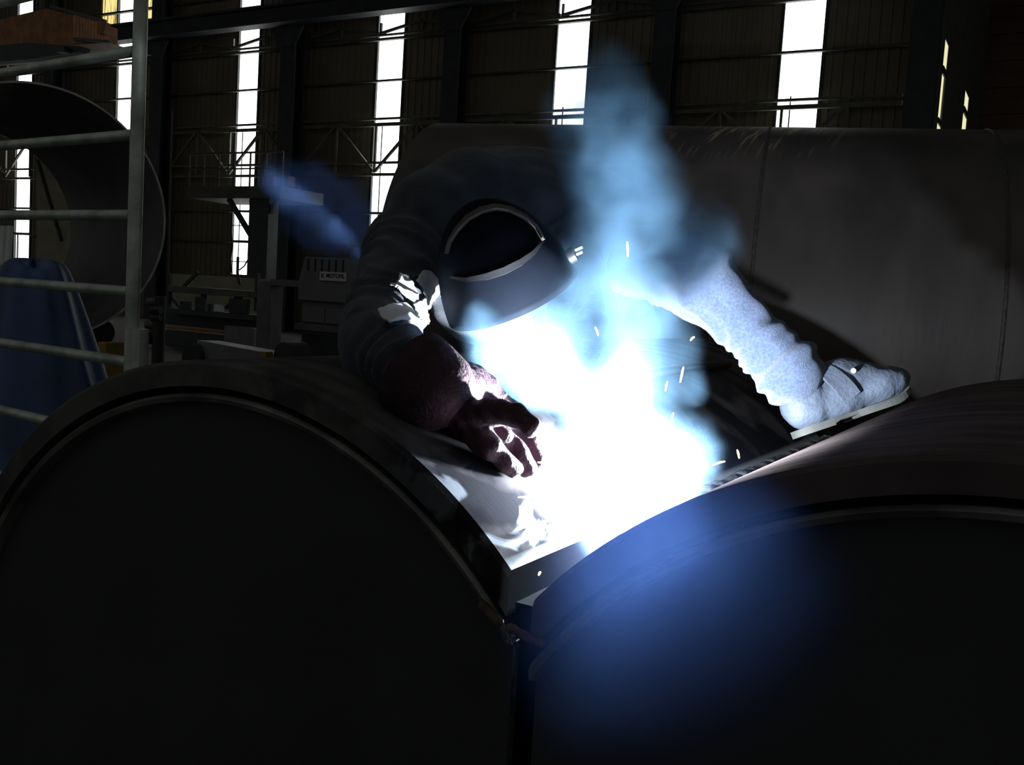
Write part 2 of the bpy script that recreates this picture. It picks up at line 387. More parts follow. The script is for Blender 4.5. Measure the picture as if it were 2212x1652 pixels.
# ------------------------------------------------------------------ foreground pipes
PX = (-1.07, 0.0); PZ = .85; PR = .70; Y0 = 1.022; Y1 = 2.75
def big_pipe(name, lab, cx, m, xmin, xmax, y0=Y0, y1=Y1, ends=True):
    t = thing(name, lab, 'pipe', (cx, (y0+y1)/2, PZ-PR))
    o = link('shell', revolve([(PR*.945, y0), (PR-.006, y0), (PR, y0+.006), (PR, y1-.006), (PR-.006, y1), (PR*.945, y1)], cx, PZ, 200, True, xmin, xmax), [m, M['groove']], t); auto_smooth(o)
    auto_smooth(link('groove_ring', revolve([(PR*.944, y0+.035), (PR*.944, y1-.05), (PR*.93, y1-.05), (PR*.93, y0+.035)], cx, PZ, 200, True, xmin, xmax), M['groove'], t))
    auto_smooth(link('rim_lip', revolve([(PR*.929, y0+.03), (PR*.929, y0+.006), (PR*.922, y0), (PR*.912, y0+.004), (PR*.905, y0+.03)], cx, PZ, 200, True, xmin, xmax), M['lip'], t))
    link('end_plate', disc(cx, y0+.024, PZ, PR*.909, 200, .015, xmin, xmax), M['endplate'], t)
    link('far_plate', disc(cx, y1-.06, PZ, PR*.929, 120, .015, xmin, xmax), M['endplate'], t)
    return t
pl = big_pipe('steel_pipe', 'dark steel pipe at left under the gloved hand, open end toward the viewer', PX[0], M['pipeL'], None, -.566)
pr_ = big_pipe('steel_pipe', 'dark brown steel pipe at lower right under the boot', PX[1], M['pipeR'], -.531, None)
# the joint: backing strip, bead already laid behind the arc, rusty tack at the front
t = thing('weld_seam', 'weld seam in the groove between the two near pipes', 'weld', (-.56, 1.3, 1.25))
bm = bmesh.new(); box(bm, (-.5645, Y0+.02, 1.262), (-.5325, Y1-.02, 1.292)); link('backing_strip', bm, M['groove'], t)
bm = bmesh.new(); pts = [(-.548, 1.33+.02*i, 1.322+.004*math.sin(i*2.3)) for i in range(72)]
tube(bm, pts, [(.022+.003*math.sin(i*1.7))*min(1, .15+.3*i) for i in range(72)], 10); auto_smooth(link('bead', bm, M['bead'], t), 60)
for a, b, r in (((-.598, 1.017, 1.288), (-.572, 1.015, 1.272), .0075), ((-.556, 1.016, 1.268), (-.512, 1.015, 1.258), .0065)):
    bm = bmesh.new(); capsule(bm, a, b, r, r*.8, 12); o = fused('tack', bm, .003, 2, M['rust'], t, lambda c, n: .003*noise.noise(c*90))

# next pipes in the two rows, behind a gap
def far_pipe(lab, cx, y0, y1, m):
    t = thing('steel_pipe', lab, 'pipe', (cx, (y0+y1)/2, PZ-PR))
    r = PR+.002
    auto_smooth(link('shell', revolve([(r*.95, y0), (r-.006, y0), (r, y0+.006), (r, y1), (r*.95, y1)], cx, PZ, 160), m, t))
    auto_smooth(link('rim_lip', revolve([(r*.955, y0-.002), (r*.985, y0-.004), (r*.985, y0+.02), (r*.955, y0+.02)], cx, PZ, 160), M['lip'], t))
    link('end_plate', disc(cx, y0+.03, PZ, r*.949, 120), M['endplate'], t)
    return t
far_pipe('mottled pipe section glimpsed beyond the groove under the shin', PX[0]-.2, 2.9, 4.1, M['pipeL'])
far_pipe('brown pipe section behind the right pipe at the right picture edge', PX[1]+.42, 2.98, 4.3, M['pipeR'])

# large cross pipe behind the welder
AX = Vector((.971, .239, 0)).normalized(); SD = Vector((AX.y, -AX.x, 0)); BC = Vector((-1.968, 6.443, 1.61)); BR = 1.26
def spun(prof, c, ax, n=120, closed=True):
    sd = Vector((ax.y, -ax.x, 0)).normalized(); up = Vector((0, 0, 1)); bm = bmesh.new(); rings = []
    for r, s in prof: rings.append([bm.verts.new(c+ax*s+(sd*math.cos(2*PI*k/n)+up*math.sin(2*PI*k/n))*r) for k in range(n)])
    for A, B in (list(zip(rings, rings[1:]+rings[:1])) if closed else zip(rings, rings[1:])):
        for k in range(n): bm.faces.new((A[k], A[(k+1) % n], B[(k+1) % n], B[k]))
    bmesh.ops.recalc_face_normals(bm, faces=bm.faces[:]); return bm
def scratches(m):
    nt = m.node_tree; N = nt.nodes; L = nt.links; b = N['Principled BSDF']; src = b.inputs['Base Color'].links[0].from_socket
    tc = N.new('ShaderNodeTexCoord'); mp = N.new('ShaderNodeMapping'); mp.inputs['Scale'].default_value = (14, 1.2, 1.2); L.new(tc.outputs['Object'], mp.inputs[0])
    nz = N.new('ShaderNodeTexNoise'); nz.inputs['Scale'].default_value = 2.2; nz.inputs['Detail'].default_value = 5; L.new(mp.outputs[0], nz.inputs['Vector'])
    sp = N.new('ShaderNodeSeparateXYZ'); L.new(tc.outputs['Object'], sp.inputs[0])
    def mr(x, a, c):
        r = N.new('ShaderNodeMapRange'); r.inputs[1].default_value = a; r.inputs[2].default_value = c; L.new(x, r.inputs[0]); return r.outputs[0]
    def mul(a, c):
        k = N.new('ShaderNodeMath'); k.operation = 'MULTIPLY'; L.new(a, k.inputs[0]); L.new(c, k.inputs[1]); return k.outputs[0]
    f = mul(mul(mr(sp.outputs['X'], -2.35, -2.1), mr(sp.outputs['X'], -1.2, -1.55)), mul(mr(sp.outputs['Z'], 2.55, 2.75), mr(nz.outputs['Fac'], .54, .62)))
    mx = N.new('ShaderNodeMix'); mx.data_type = 'RGBA'; L.new(f, mx.inputs[0]); L.new(src, mx.inputs[6]); mx.inputs[7].default_value = (.26, .21, .15, 1); L.new(mx.outputs[2], b.inputs['Base Color'])
scratches(M['backpipe'])
t = thing('cross_pipe', 'huge dark pipe lying crosswise behind the welder', 'pipe', (BC.x, BC.y, .35))
auto_smooth(link('shell', spun([(BR-.03, -2.1), (BR, -2.09), (BR, 6), (BR-.03, 6)], BC, AX, 160), M['backpipe'], t))
for s in (.15, 1.42, 3.9): auto_smooth(link('girth_seam', spun([(BR-.003, s-.014), (BR+.006, s-.007), (BR+.006, s+.007), (BR-.003, s+.014)], BC, AX, 160), M['seam'], t), 60)
link('end_plate', spun([(.03, -2.06), (BR-.03, -2.06), (BR-.03, -2.04), (.03, -2.04)], BC, AX), M['endplate'], t)
for s, l in ((-1.4, 'dark steel saddle under the left end of the cross pipe'), (3.2, 'dark steel saddle under the right end of the cross pipe')):
    c = BC+AX*s; bm = bmesh.new(); o_ = []
    for a in range(-40, 41, 8): o_.append(c+SD*math.sin(R_(a))*(BR+.006)-Vector((0, 0, 1))*math.cos(R_(a))*(BR+.006))
    o_ += [Vector((o_[-1].x, o_[-1].y, FZ)), Vector((o_[0].x, o_[0].y, FZ))]
    A = [bm.verts.new(p-AX*.1) for p in o_]; B = [bm.verts.new(p+AX*.1) for p in o_]
    bm.faces.new(A); bm.faces.new(B[::-1])
    for i in range(len(o_)): bm.faces.new((A[i], B[i], B[(i+1) % len(o_)], A[(i+1) % len(o_)]))
    tag(link('pipe_saddle', bm, M['steel']), l, 'support')

# open rolled cylinder at the left
RA = Vector((-.924, .383, 0)).normalized(); RC = at(80, 460, 10.5); RR = 1.375
t = thing('rolled_cylinder', 'large open rolled steel cylinder behind the ladder at left', 'cylinder', (RC.x, RC.y, RC.z-RR))
auto_smooth(link('shell', spun([(RR-.02, 0), (RR, 0), (RR, 4.3), (RR-.02, 4.3)], RC, RA, 140), M['cyl'], t))
for s in (0, 4.3): auto_smooth(link('cut_edge', spun([(RR-.021, s-.012), (RR+.001, s-.012), (RR+.001, s+.003), (RR-.021, s+.003)], RC, RA, 140), M['cyledge'], t))
for k, (s, l) in enumerate(((.6, 'steel roller stand under the near end of the open cylinder'), (3.4, 'steel roller stand under the far end of the open cylinder'))):
    t = thing('roller_stand', l, 'roller stand', (0, 0, 0)); c = RC+RA*s; sd = Vector((RA.y, -RA.x, 0)).normalized()
    bm = bmesh.new()
    for sg in (-1, 1): beam(bm, c+sd*sg*.78-Vector((0, 0, c.z-FZ)), c+sd*sg*.78-Vector((0, 0, c.z-.62)), .3, .3)
    beam(bm, c-sd*1.0-Vector((0, 0, c.z-FZ-.06)), c+sd*1.0-Vector((0, 0, c.z-FZ-.06)), .3, .12)
    link('stand_frame', bm, M['yellow'], t)
    for sg in (-1, 1):
        q = c+(sd*sg*.53-Vector((0, 0, 1))*.848)*(RR+.162); bm = bmesh.new(); tube(bm, [q-RA*.12, q+RA*.12], .16, 24); link('roller', bm, M['rubber'], t)

# ladder frame of galvanised tube
t = thing('tube_ladder_frame', 'grey galvanised tube ladder frame at the left edge', 'frame', (-3.15, 2.55, FZ))
pv = Vector((-3.155, 2.555, 0)); rdir = Vector((-1.0, .11, 0)).normalized()
for q in (pv, pv+rdir*1.75):
    bm = bmesh.new(); tube(bm, [q+Vector((0, 0, FZ)), q+Vector((0, 0, 4.2))], .027, 16); auto_smooth(link('post', bm, M['galv'], t), 50)
for z in (.42, .72, 1.02, 1.325, 1.60, 1.895, 2.20, 2.515, 2.82, 3.12, 3.4, 3.7):
    a = pv+Vector((0, 0, z)); bm = bmesh.new(); tube(bm, [a+rdir*.02, a+rdir*1.73], .0215, 14); auto_smooth(link('rung', bm, M['galv'], t), 50)
bm = bmesh.new(); q = pv+Vector((.045, .0, 0))
tube(bm, [q+Vector((0, 0, FZ)), q+Vector((0, 0, 1.46))], .033, 14); link('sleeve', bm, M['galv'], t)

# tarpaulin-covered machine
def tarp():
    c = at(70, 700, 6.2); bm = bmesh.new(); n = 48; rings = []
    prof = [(0, 1.0), (.14, 1.0), (.19, .985), (.235, .93), (.34, .75), (.46, .5), (.60, .22), (.74, 0)]
    for f, z in prof:
        rg = []
        for k in range(n):
            a = 2*PI*k/n; fold = 1+.10*(1-z)*math.sin(7*a+3*z)+.05*math.sin(11*a)
            rx, ry = f*1.05*fold, f*.95*fold
            rg.append(bm.verts.new((c.x+rx*math.cos(a), c.y+ry*math.sin(a), FZ+z*1.55+(.03*math.sin(3*a) if z > .9 else 0))))
        rings.append(rg)
    for A, B in zip(rings, rings[1:]):
        for k in range(n):
            bm.faces.new((A[k], B[k], B[(k+1) % n], A[(k+1) % n]))
    bmesh.ops.remove_doubles(bm, verts=bm.verts[:], dist=1e-5); bmesh.ops.recalc_face_normals(bm, faces=bm.faces[:])
    o = link('tarpaulin_cover', bm, M['tarp'], None, True); s = o.modifiers.new('s', 'SUBSURF'); s.levels = s.render_levels = 1
    return tag(o, 'blue tarpaulin draped over a machine behind the ladder', 'tarpaulin')
tarp()
# pale poles leaning at the far left
for k, (xa, xb) in enumerate(((8, -2), (22, 12))):
    bm = bmesh.new(); a = at(xb, 640, 7.4); b = at(xa, 488, 7.4); a = a+(a-b)*((a.z-FZ)/(b.z-a.z)); tube(bm, [a, b], .022, 10)
    tag(link('pole', bm, M['white']), 'pale pole leaning at the far left edge, %s of the pair' % ('left' if k == 0 else 'right'), 'pole')

# ------------------------------------------------------------------ workshop clutter at the back left
def slab(name, x0, y0, x1, y1, Y, th, m, lab, cat, floor=False, parent=None, bev=.01):
    a = onY(x0, y1, Y); b = onY(x1, y0, Y); zlo = FZ if floor else a.z; zh = onY(x0, y0, Y).z
    o = link(name, bmbox((a.x, Y, zlo), (b.x, Y+th, zh), bev), M[m], parent)
    if not parent: tag(o, lab, cat)
    return o
# lettered grey cabinet
cy_ = 11.0
t = thing('control_cabinet', 'grey machine cabinet carrying a white lettered plate', 'cabinet', onY(715, 700, cy_))
a = onY(662, 556, cy_); b = onY(800, 556, cy_); zt = a.z
x0, x1 = onY(645, 620, cy_).x, onY(815, 620, cy_).x
zs_ = [onY(720, y, cy_).z for y in (556, 585, 610, 652, 668, 700)]
quadbox([(x0+.1, cy_, zs_[0]), (x1-.1, cy_, zs_[0]), (x1, cy_, zs_[2]), (x1, cy_, zs_[3]), (x0, cy_, zs_[3]), (x0, cy_, zs_[2])][::-1], .8, 'cabinet', 'hood', t)
link('body', bmbox((x0+.04, cy_+.06, FZ), (x1-.04, cy_+.8, zs_[3])), M['cabinet'], t)
for i in range(3):
    xa = x0+.06+i*(x1-x0-.12)/3; link('drawer', bmbox((xa+.01, cy_+.02, zs_[5]), (xa+(x1-x0-.12)/3-.01, cy_+.06, zs_[4]), .008), M['cabinet'], t)
link('shelf_lip', bmbox((x0, cy_-.05, zs_[5]-.12), (x1, cy_+.06, zs_[5]-.03)), M['lightsteel'], t)
link('lower_door', bmbox((x0+.08, cy_+.03, FZ+.15), (x1-.08, cy_+.06, zs_[5]-.18), .01), M['steel'], t)
for k in range(6):
    xs = x0+.16+k*.13; link('top_slot', bmbox((xs, cy_-.006, zs_[1]-.02), (xs+.03, cy_+.01, zs_[0]-.03)), M['black'], t)
sa, sb = onY(690, 605, cy_-.02), onY(748, 589, cy_-.02)
sg = link('sign_plate', bmbox((sa.x, cy_-.02, sa.z), (sb.x, cy_-.005, sb.z)), M['white'], t)
cu = bpy.data.curves.new('txt', 'FONT'); cu.body = 'MOTOFIL'; cu.size = .085; cu.offset = .0022; cu.extrude = .001
to = bpy.data.objects.new('txt', cu); C.objects.link(to); bpy.context.view_layer.update()
me = bpy.data.meshes.new_from_object(to.evaluated_get(bpy.context.evaluated_depsgraph_get())); bpy.data.objects.remove(to)
lw = max(v.co.x for v in me.vertices)-min(v.co.x for v in me.vertices); W = sb.x-sa.x; H = sb.z-sa.z
me.transform(Matrix.Scale(W*.70/lw, 4)); me.transform(Matrix.Rotation(PI/2, 4, 'X')); me.transform(Matrix.Translation((sa.x+W*.245, cy_-.0215, sa.z+H*.36)))
lo_ = bpy.data.objects.new('lettering', me); C.objects.link(lo_); me.materials.append(M['black']); par(lo_, sg)
bm = bmesh.new(); lx, lz, q = sa.x+W*.06, sa.z+H*.30, H*.5
for pts in ([(0, 0), (.28, 0), (.28, 1), (0, 1)], [(.34, .5), (.72, 1), (1.0, 1), (.62, .5)], [(.34, .5), (.62, .5), (1.0, 0), (.72, 0)]):
    bm.faces.new([bm.verts.new((lx+u*q, cy_-.0222, lz+v*q)) for u, v in pts])
link('emblem', bm, M['black'], sg)
slab('tool_box', 664, 536, 722, 553, cy_+.1, .4, 'rust', 'dull red box on top of the lettered cabinet', 'box')
# pale portal frame left of the cabinet
t = thing('portal_frame', 'pale grey box-section portal frame left of the lettered cabinet', 'frame', onY(585, 700, 12.0))
a, b = onY(557, 606, 12.0), onY(585, 606, 12.0); link('post', bmbox((a.x, 12.0, FZ), (b.x, 12.3, a.z), .01), M['lightsteel'], t)
c_ = onY(652, 620, 12.0); d_ = onY(652, 606, 12.0); link('crossbeam', bmbox((b.x, 12.0, c_.z), (d_.x+.2, 12.3, d_.z)), M['lightsteel'], t)
link('second_post', bmbox((d_.x+.0, 12.05, FZ), (d_.x+.2, 12.25, c_.z)), M['steel'], t)
# bench run, shelves and cream panelling
slab('cream_panel', 362, 590, 590, 715, 19.0, .06, 'cream', 'cream panelling low along the wall behind the workbench', 'panel', True)
def hung(name, pts, r, m, lab, cat):
    bm = bmesh.new(); tube(bm, pts, r, 8); return tag(link(name, bm, M[m]), lab, cat)
t = thing('workbench', 'long dark workbench with upper shelf and orange edge rail', 'workbench', onY(460, 720, 15))
BY = 15.0
def bslab(name, x0, y0, x1, y1, m, th=.5, dy=0, floor=False): return slab(name, x0, y0, x1, y1, BY+dy, th, m, '', '', floor, t)
bslab('upper_shelf', 362, 616, 556, 630, 'steel2'); bslab('worktop', 355, 664, 556, 676, 'steel'); bslab('orange_rail', 355, 703, 556, 708, 'orange', .06, -.06)
bslab('back_board', 355, 676, 556, 700, 'steel', .1, .3); bslab('panel_front', 355, 712, 556, 770, 'steel', .4, 0, True)
for x in (358, 432, 510, 548): bslab('upright', x, 590 if x in (358, 548) else 630, x+8, 672, 'steel', .1, .1)
for a, b in (((395, 620), (428, 588)), ((360, 628), (392, 668)), ((488, 665), (514, 640))): bm = bmesh.new(); beam(bm, onY(*a, BY+.2), onY(*b, BY+.2), .06, .06); link('brace', bm, M['steel'], t)
for lab, x0, y0, x1, y1, m, dy in (('black drill head standing on the dark workbench', 430, 641, 449, 664, 'black', .12), ('small black can on the dark workbench', 455, 656, 462, 664, 'black', .1),
                     ('pale paper-covered carton on the dark workbench', 462, 668, 478, 664, 'white', .0), ('black cabinet block at the right end of the dark workbench', 506, 644, 545, 664, 'black', .15),
                     ('dark low crate at the left of the dark workbench', 392, 650, 412, 664, 'black', .05)):
    if y0 > y1: y0, y1 = y1-7, y1
    zt_ = onY(355, 664, BY).z+.003; p = onY(x0, y0, BY+dy); q = onY(x1, y1, BY+dy); tag(link('bench_item', bmbox((p.x, BY, zt_), (q.x, BY+.09, max(p.z, zt_+.08)), .01), M[m]), lab, 'tool')
slab('storage_box', 484, 703, 548, 718, BY-.45, .3, 'lightsteel', 'pale box in front of the orange rail', 'box', True)
# cables and lamp arms standing against the second window
hung('hanging_cable', [onY(501, 590, BY), onY(497, 560, BY), onY(502, 530, BY), onY(499, 500, BY)], .02, 'black', 'black cable hanging across the lit window left of the pale portal frame, left one', 'cable')
hung('hanging_cable', [onY(518, 614, BY-.2), onY(513, 590, BY-.2), onY(514, 556, BY)], .03, 'black', 'thick black cable rising in front of the lit window above the workbench', 'cable')
hung('hanging_cable', [onY(517, 583, BY), onY(528, 574, BY), onY(536, 560, BY), onY(537, 552, BY)], .015, 'lightsteel', 'thin grey cable looping across the lit window above the workbench', 'cable')
# platform with brackets on the wall at the second window
t = thing('wall_platform', 'steel platform bracketed from the wall across the second lit window', 'platform', onY(520, 400, 20))
a = onY(405, 405, 20.5); b = onY(606, 405, 20.5); zt = onY(520, 402, 20.5).z; zb = onY(520, 428, 20.5).z
link('deck', bmbox((a.x, 20.5, zb), (b.x, 22.3, zt)), M['steel2'], t)
for x in (495, 600):
    p = onY(x, 430, 20.7); bm = bmesh.new(); q = onY(549 if x == 495 else 549, 520, 20.7); beam(bm, p, q, .12, .12); link('brace', bm, M['steel'], t)
p = onY(556, 420, 20.7); link('post', bmbox((p.x-.2, 20.6, FZ), (p.x+.55, 21.0, zb)), M['steel'], t)
bm = bmesh.new(); beam(bm, (a.x, 20.55, zt+.95), (b.x, 20.55, zt+.95), .05, .05); beam(bm, (a.x, 20.55, zt+.5), (b.x, 20.55, zt+.5), .04, .04)
for i in range(7): beam(bm, (a.x+(b.x-a.x)*i/6, 20.55, zt), (a.x+(b.x-a.x)*i/6, 20.55, zt+.95), .04, .04)
link('guard_rail', bm, M['steel2'], t)
for k, (x0, x1) in enumerate(((575, 590), (598, 622))):
    slab('drum', x0, 380, x1, 401, 20.9, .3, 'red', 'dull red drum on the wall platform, %s one' % ('left' if k == 0 else 'right'), 'drum')
# pale roller-bed beam behind the left pipe, its wheels, yellow chock
t = thing('roller_bed', 'pale grey roller bed beam lying behind the left pipe', 'roller bed', at(600, 780, 6))
a = onY(450, 735, 4.9); b = onY(790, 752, 4.2)
bm = bmesh.new(); zc = a.z-.09; beam(bm, (a.x, a.y, zc), (b.x, b.y, zc), .16, .18); link('bed_beam', bm, M['lightsteel'], t)
for k in (.1, .5, .9): q = a.lerp(b, k); bm = bmesh.new(); beam(bm, (q.x, q.y, FZ), (q.x, q.y, zc-.09), .12, .12); link('leg', bm, M['steel2'], t)
for x, y, Y, r, lab in ((412, 775, 4.75, .105, 'left'), (612, 772, 4.05, .085, 'right')):
    q = onY(x, y, Y); bm = bmesh.new(); tube(bm, [q, q+Vector((.02, .14, 0))], r, 28); link('wheel', bm, M['rubber'], t)
q = onY(567, 765, 4.0); tag(link('wheel_chock', bmbox((q.x-.02, q.y, FZ), (q.x+.02, q.y+.06, q.z+.015)), M['yellow']), 'small yellow chock post behind the left pipe', 'chock')
# dark valve cluster right of the ladder post
t = thing('valve_post', 'dark post with clustered valves and hoses right of the ladder', 'post', onY(345, 700, 6.5))
q = onY(345, 640, 6.5); bm = bmesh.new(); tube(bm, [(q.x, q.y, FZ), (q.x, q.y, q.z)], .06, 14); link('column', bm, M['black'], t)
for k in range(7):
    p = q+Vector((random.uniform(-.1, .1), random.uniform(-.08, .02), -.06-.075*k)); bm = bmesh.new(); tube(bm, [p-Vector((.05, 0, 0)), p+Vector((.05, .02, .01))], .04, 12); link('valve', bm, M['black' if k % 3 else 'steel2'], t)
wp_ = slab('wall_panel', 76, 335, 200, 650, 20.0, .08, 'cream', 'cream panel on the far wall seen through the open cylinder', 'panel', True)
bm = bmesh.new(); tube(bm, [onY(80, 345, 19.95), onY(132, 520, 19.95)], .05, 8); link('brace', bm, M['steel'], wp_)
slab('yellow_post', 210, 738, 230, 775, 5.6, .2, 'yellow', 'yellow-painted block beside the blue tarpaulin', 'block', True)
hung('wall_conduit', [onY(372, 240, 23.2), onY(366, 480, 23.2), onY(364, 640, 23.2)], .03, 'steel2', 'thin vertical conduit on the wall right of the open cylinder', 'conduit')

# ------------------------------------------------------------------ the welder
def cyl_hit(x, y, lift=0, cx=PX[0]):
    v = ray(x, y); A = v.x**2+v.z**2; B = 2*(v.x*(O.x-cx)+v.z*(O.z-PZ)); Cc = (O.x-cx)**2+(O.z-PZ)**2-PR**2
    D = B*B-4*A*Cc
    s = (-B-math.sqrt(D))/(2*A) if D > 0 else -B/(2*A)
    p = O+v*s; n = Vector((p.x-cx, 0, p.z-PZ)).normalized(); return p+n*lift
W_ = thing('person', 'welder in dark jacket, jeans and welding helmet crouched over the pipes', 'person', (-1.05, 2.1, PZ+PR))

sh_r, el_r, wr_r = at(890, 535, 1.91), at(812, 742, 1.54), at(950, 848, 1.365)
sh_l, el_l, wr_l = at(1180, 520, 1.95), at(1262, 700, 1.86), at(1292, 840, 1.68)
hip_l, kn_l, an_l = at(1300, 515, 2.38), at(1507, 598, 2.08), at(1718, 822, 2.00)
hip_r = at(1190, 520, 2.45); kn_r = Vector((-1.04, 1.98, PZ+PR+.105)); an_r = Vector((-1.10, 2.40, PZ+PR+.11))
headc = at(1106, 590, 1.68)
# body, one continuous skin surface under the clothes
bm = bmesh.new()
spine = [at(1250, 520, 2.4), at(1150, 505, 2.2), at(1060, 505, 2.02), at(1075, 545, 1.9)]
for a, b, ra, rb in ((spine[0], spine[1], .12, .115), (spine[1], spine[2], .115, .12), (spine[2], spine[3], .09, .05), (spine[3], headc, .05, .055)): capsule(bm, a, b, ra, rb)
ellipsoid(bm, headc, (RT, UP, FW), (.066, .078, .076))
hd = (at(1240, 700, 1.5)-headc).normalized()
capsule(bm, headc+hd*.085, headc+hd*.105, .012, .009)              # nose
for sg in (-1, 1): ellipsoid(bm, headc+RT*sg*.068, (RT, UP, FW), (.012, .028, .018), 2)
for ch, rr in (((sh_r, el_r, wr_r), (.055, .042, .03)), ((sh_l, el_l, wr_l), (.055, .042, .03)), ((hip_l, kn_l, an_l), (.085, .052, .035)), ((hip_r, kn_r, an_r), (.085, .052, .035))):
    capsule(bm, ch[0], ch[1], rr[0], rr[1]); capsule(bm, ch[1], ch[2], rr[1], rr[2])
capsule(bm, sh_r, spine[2], .055, .09); capsule(bm, sh_l, spine[2], .055, .09); capsule(bm, hip_l, hip_r, .085, .085)
fused('body', bm, .012, 4, M['skin'], W_)

# jacket
def seg_t(p, a, b):
    d = b-a; t_ = max(0, min(1, (p-a).dot(d)/d.length_squared)); return t_, (p-(a+d*t_)).length
def wrinkle(p, n):
    v = .010*noise.noise(p*7)+.006*noise.noise(p*17+Vector((5, 2, 1)))
    for a, b, r in ((sh_r, el_r, .1), (el_r, wr_r, .1), (sh_l, el_l, .1), (el_l, wr_l, .1)):
        t_, d = seg_t(p, a, b)
        if d < r and .02 < t_ < .98:
            L_ = (b-a).length; ph = t_*L_/.055+2.6*noise.noise(p*6); k = math.sin(2*PI*ph)
            v += .0085*(k if k > 0 else k*.4)*min(1, (r-d)/.03)*(.5+.5*noise.noise(p*5+Vector((9, 0, 0))))*1.6
    return v
bm = bmesh.new()
back = [(at(1290, 500, 2.42), .15), (at(1200, 490, 2.28), .172), (at(1110, 492, 2.13), .178), (at(1030, 495, 2.02), .165), (at(960, 508, 1.96), .135)]
for (a, ra), (b, rb) in zip(back, back[1:]): capsule(bm, a, b, ra, rb)
capsule(bm, back[4][0], sh_r, .128, .092); capsule(bm, back[3][0], at(1150, 500, 1.98), .155, .12); capsule(bm, at(1150, 500, 1.98), sh_l, .12, .092)
capsule(bm, at(1060, 530, 1.95), at(1095, 575, 1.76), .11, .078); capsule(bm, at(1050, 620, 2.0), at(1180, 640, 2.0), .12, .11)                                     # chest
capsule(bm, sh_r, at(848, 632, 1.74), .090, .067); capsule(bm, at(848, 632, 1.74), el_r, .067, .060); capsule(bm, el_r, at(880, 806, 1.40), .058, .047); capsule(bm, at(880, 806, 1.40), wr_r, .047, .043)
capsule(bm, sh_l, at(1240, 620, 1.86), .088, .068); capsule(bm, at(1240, 620, 1.86), el_l, .068, .062); capsule(bm, el_l, wr_l, .062, .045)
jk = fused('jacket', bm, .0085, 5, M['jacket'], W_, wrinkle)
# turned-up collar and open front flaps, arc light painted into their colour
def flap(name, pts, depth, th, wav=.008):
    bm = bmesh.new(); P = [at(x, y, d) for (x, y), d in zip(pts, depth)]
    A = [bm.verts.new(p) for p in P]; B = [bm.verts.new(p+FW*th) for p in P]
    cA = sum(P, Vector())/len(P); a_ = bm.verts.new(cA-FW*wav); b_ = bm.verts.new(cA+FW*th)
    n = len(P)
    for i in range(n):
        j = (i+1) % n; bm.faces.new((A[i], A[j], a_)); bm.faces.new((B[j], B[i], b_)); bm.faces.new((A[i], B[i], B[j], A[j]))
    bmesh.ops.recalc_face_normals(bm, faces=bm.faces[:])
    o = link(name, bm, M['jacket'], jk, True); s = o.modifiers.new('s', 'SUBSURF'); s.levels = s.render_levels = 2; return o
from mathutils.bvhtree import BVHTree
jm = jk.data; tree = BVHTree.FromPolygons([v.co.copy() for v in jm.vertices], [tuple(p.vertices) for p in jm.polygons])
def patch(name, outline, m, th=.005, tilt=.9):
    """cloth piece lying on the jacket, following its surface"""
    xs = [p[0] for p in outline]; ys = [p[1] for p in outline]; st = 3; bm = bmesh.new(); V = {}
    def inside(x, y):
        c = False; n = len(outline)
        for i in range(n):
            (xa, ya), (xb, yb) = outline[i], outline[(i+1) % n]
            if (ya > y) != (yb > y) and x < (xb-xa)*(y-ya)/(yb-ya)+xa: c = not c
        return c
    def vt(i, j):
        if (i, j) not in V:
            d = ray(min(xs)+i*st, min(ys)+j*st).normalized(); h_ = tree.ray_cast(O, d)
            V[i, j] = bm.verts.new(h_[0]+(h_[1] if h_[1].dot(d) < 0 else -h_[1])*th-d*tilt*(max(xs)-min(xs)-i*st)*1.7/F) if h_[0] else None
        return V[i, j]
    for i in range(int((max(xs)-min(xs))/st)+1):
        for j in range(int((max(ys)-min(ys))/st)+1):
            if inside(min(xs)+(i+.5)*st, min(ys)+(j+.5)*st):
                q = [vt(i, j), vt(i, j+1), vt(i+1, j+1), vt(i+1, j)]
                if None in q or max((a.co-b.co).length for a in q for b in q) > .08: continue
                bm.faces.new(q)
    todo = set(bm.verts); best = []
    while todo:
        st_ = [todo.pop()]; isl = []
        while st_:
            v_ = st_.pop(); isl.append(v_)
            for e in v_.link_edges:
                w_ = e.other_vert(v_)
                if w_ in todo: todo.discard(w_); st_.append(w_)
        if len(isl) > len(best): best = isl
    kb = set(best); bmesh.ops.delete(bm, geom=[v_ for v_ in bm.verts if v_ not in kb], context='VERTS')
    o = link(name, bm, m, jk, True); k = o.modifiers.new('s', 'SMOOTH'); k.iterations = 8; k = o.modifiers.new('t', 'SOLIDIFY'); k.thickness = .004; o['label'] = 'pale cloth flap with arc light in its colour'; return o
patch('collar', [(912, 582), (926, 582), (946, 600), (964, 618), (966, 638), (946, 640), (934, 652), (940, 664), (962, 662), (960, 688), (986, 718), (955, 715), (898, 686), (890, 655), (918, 640), (896, 606)], M['lit_cloth'], .005, .3)
patch('lapel', [(860, 596), (882, 610), (894, 634), (896, 668), (880, 652), (838, 616), (856, 618)], M['lit_cloth'], .012, .8)
patch('sleeve_flap', [(814, 671), (848, 658), (876, 655), (894, 676), (896, 694), (868, 694), (841, 700), (824, 688)], M['lit_cloth'])

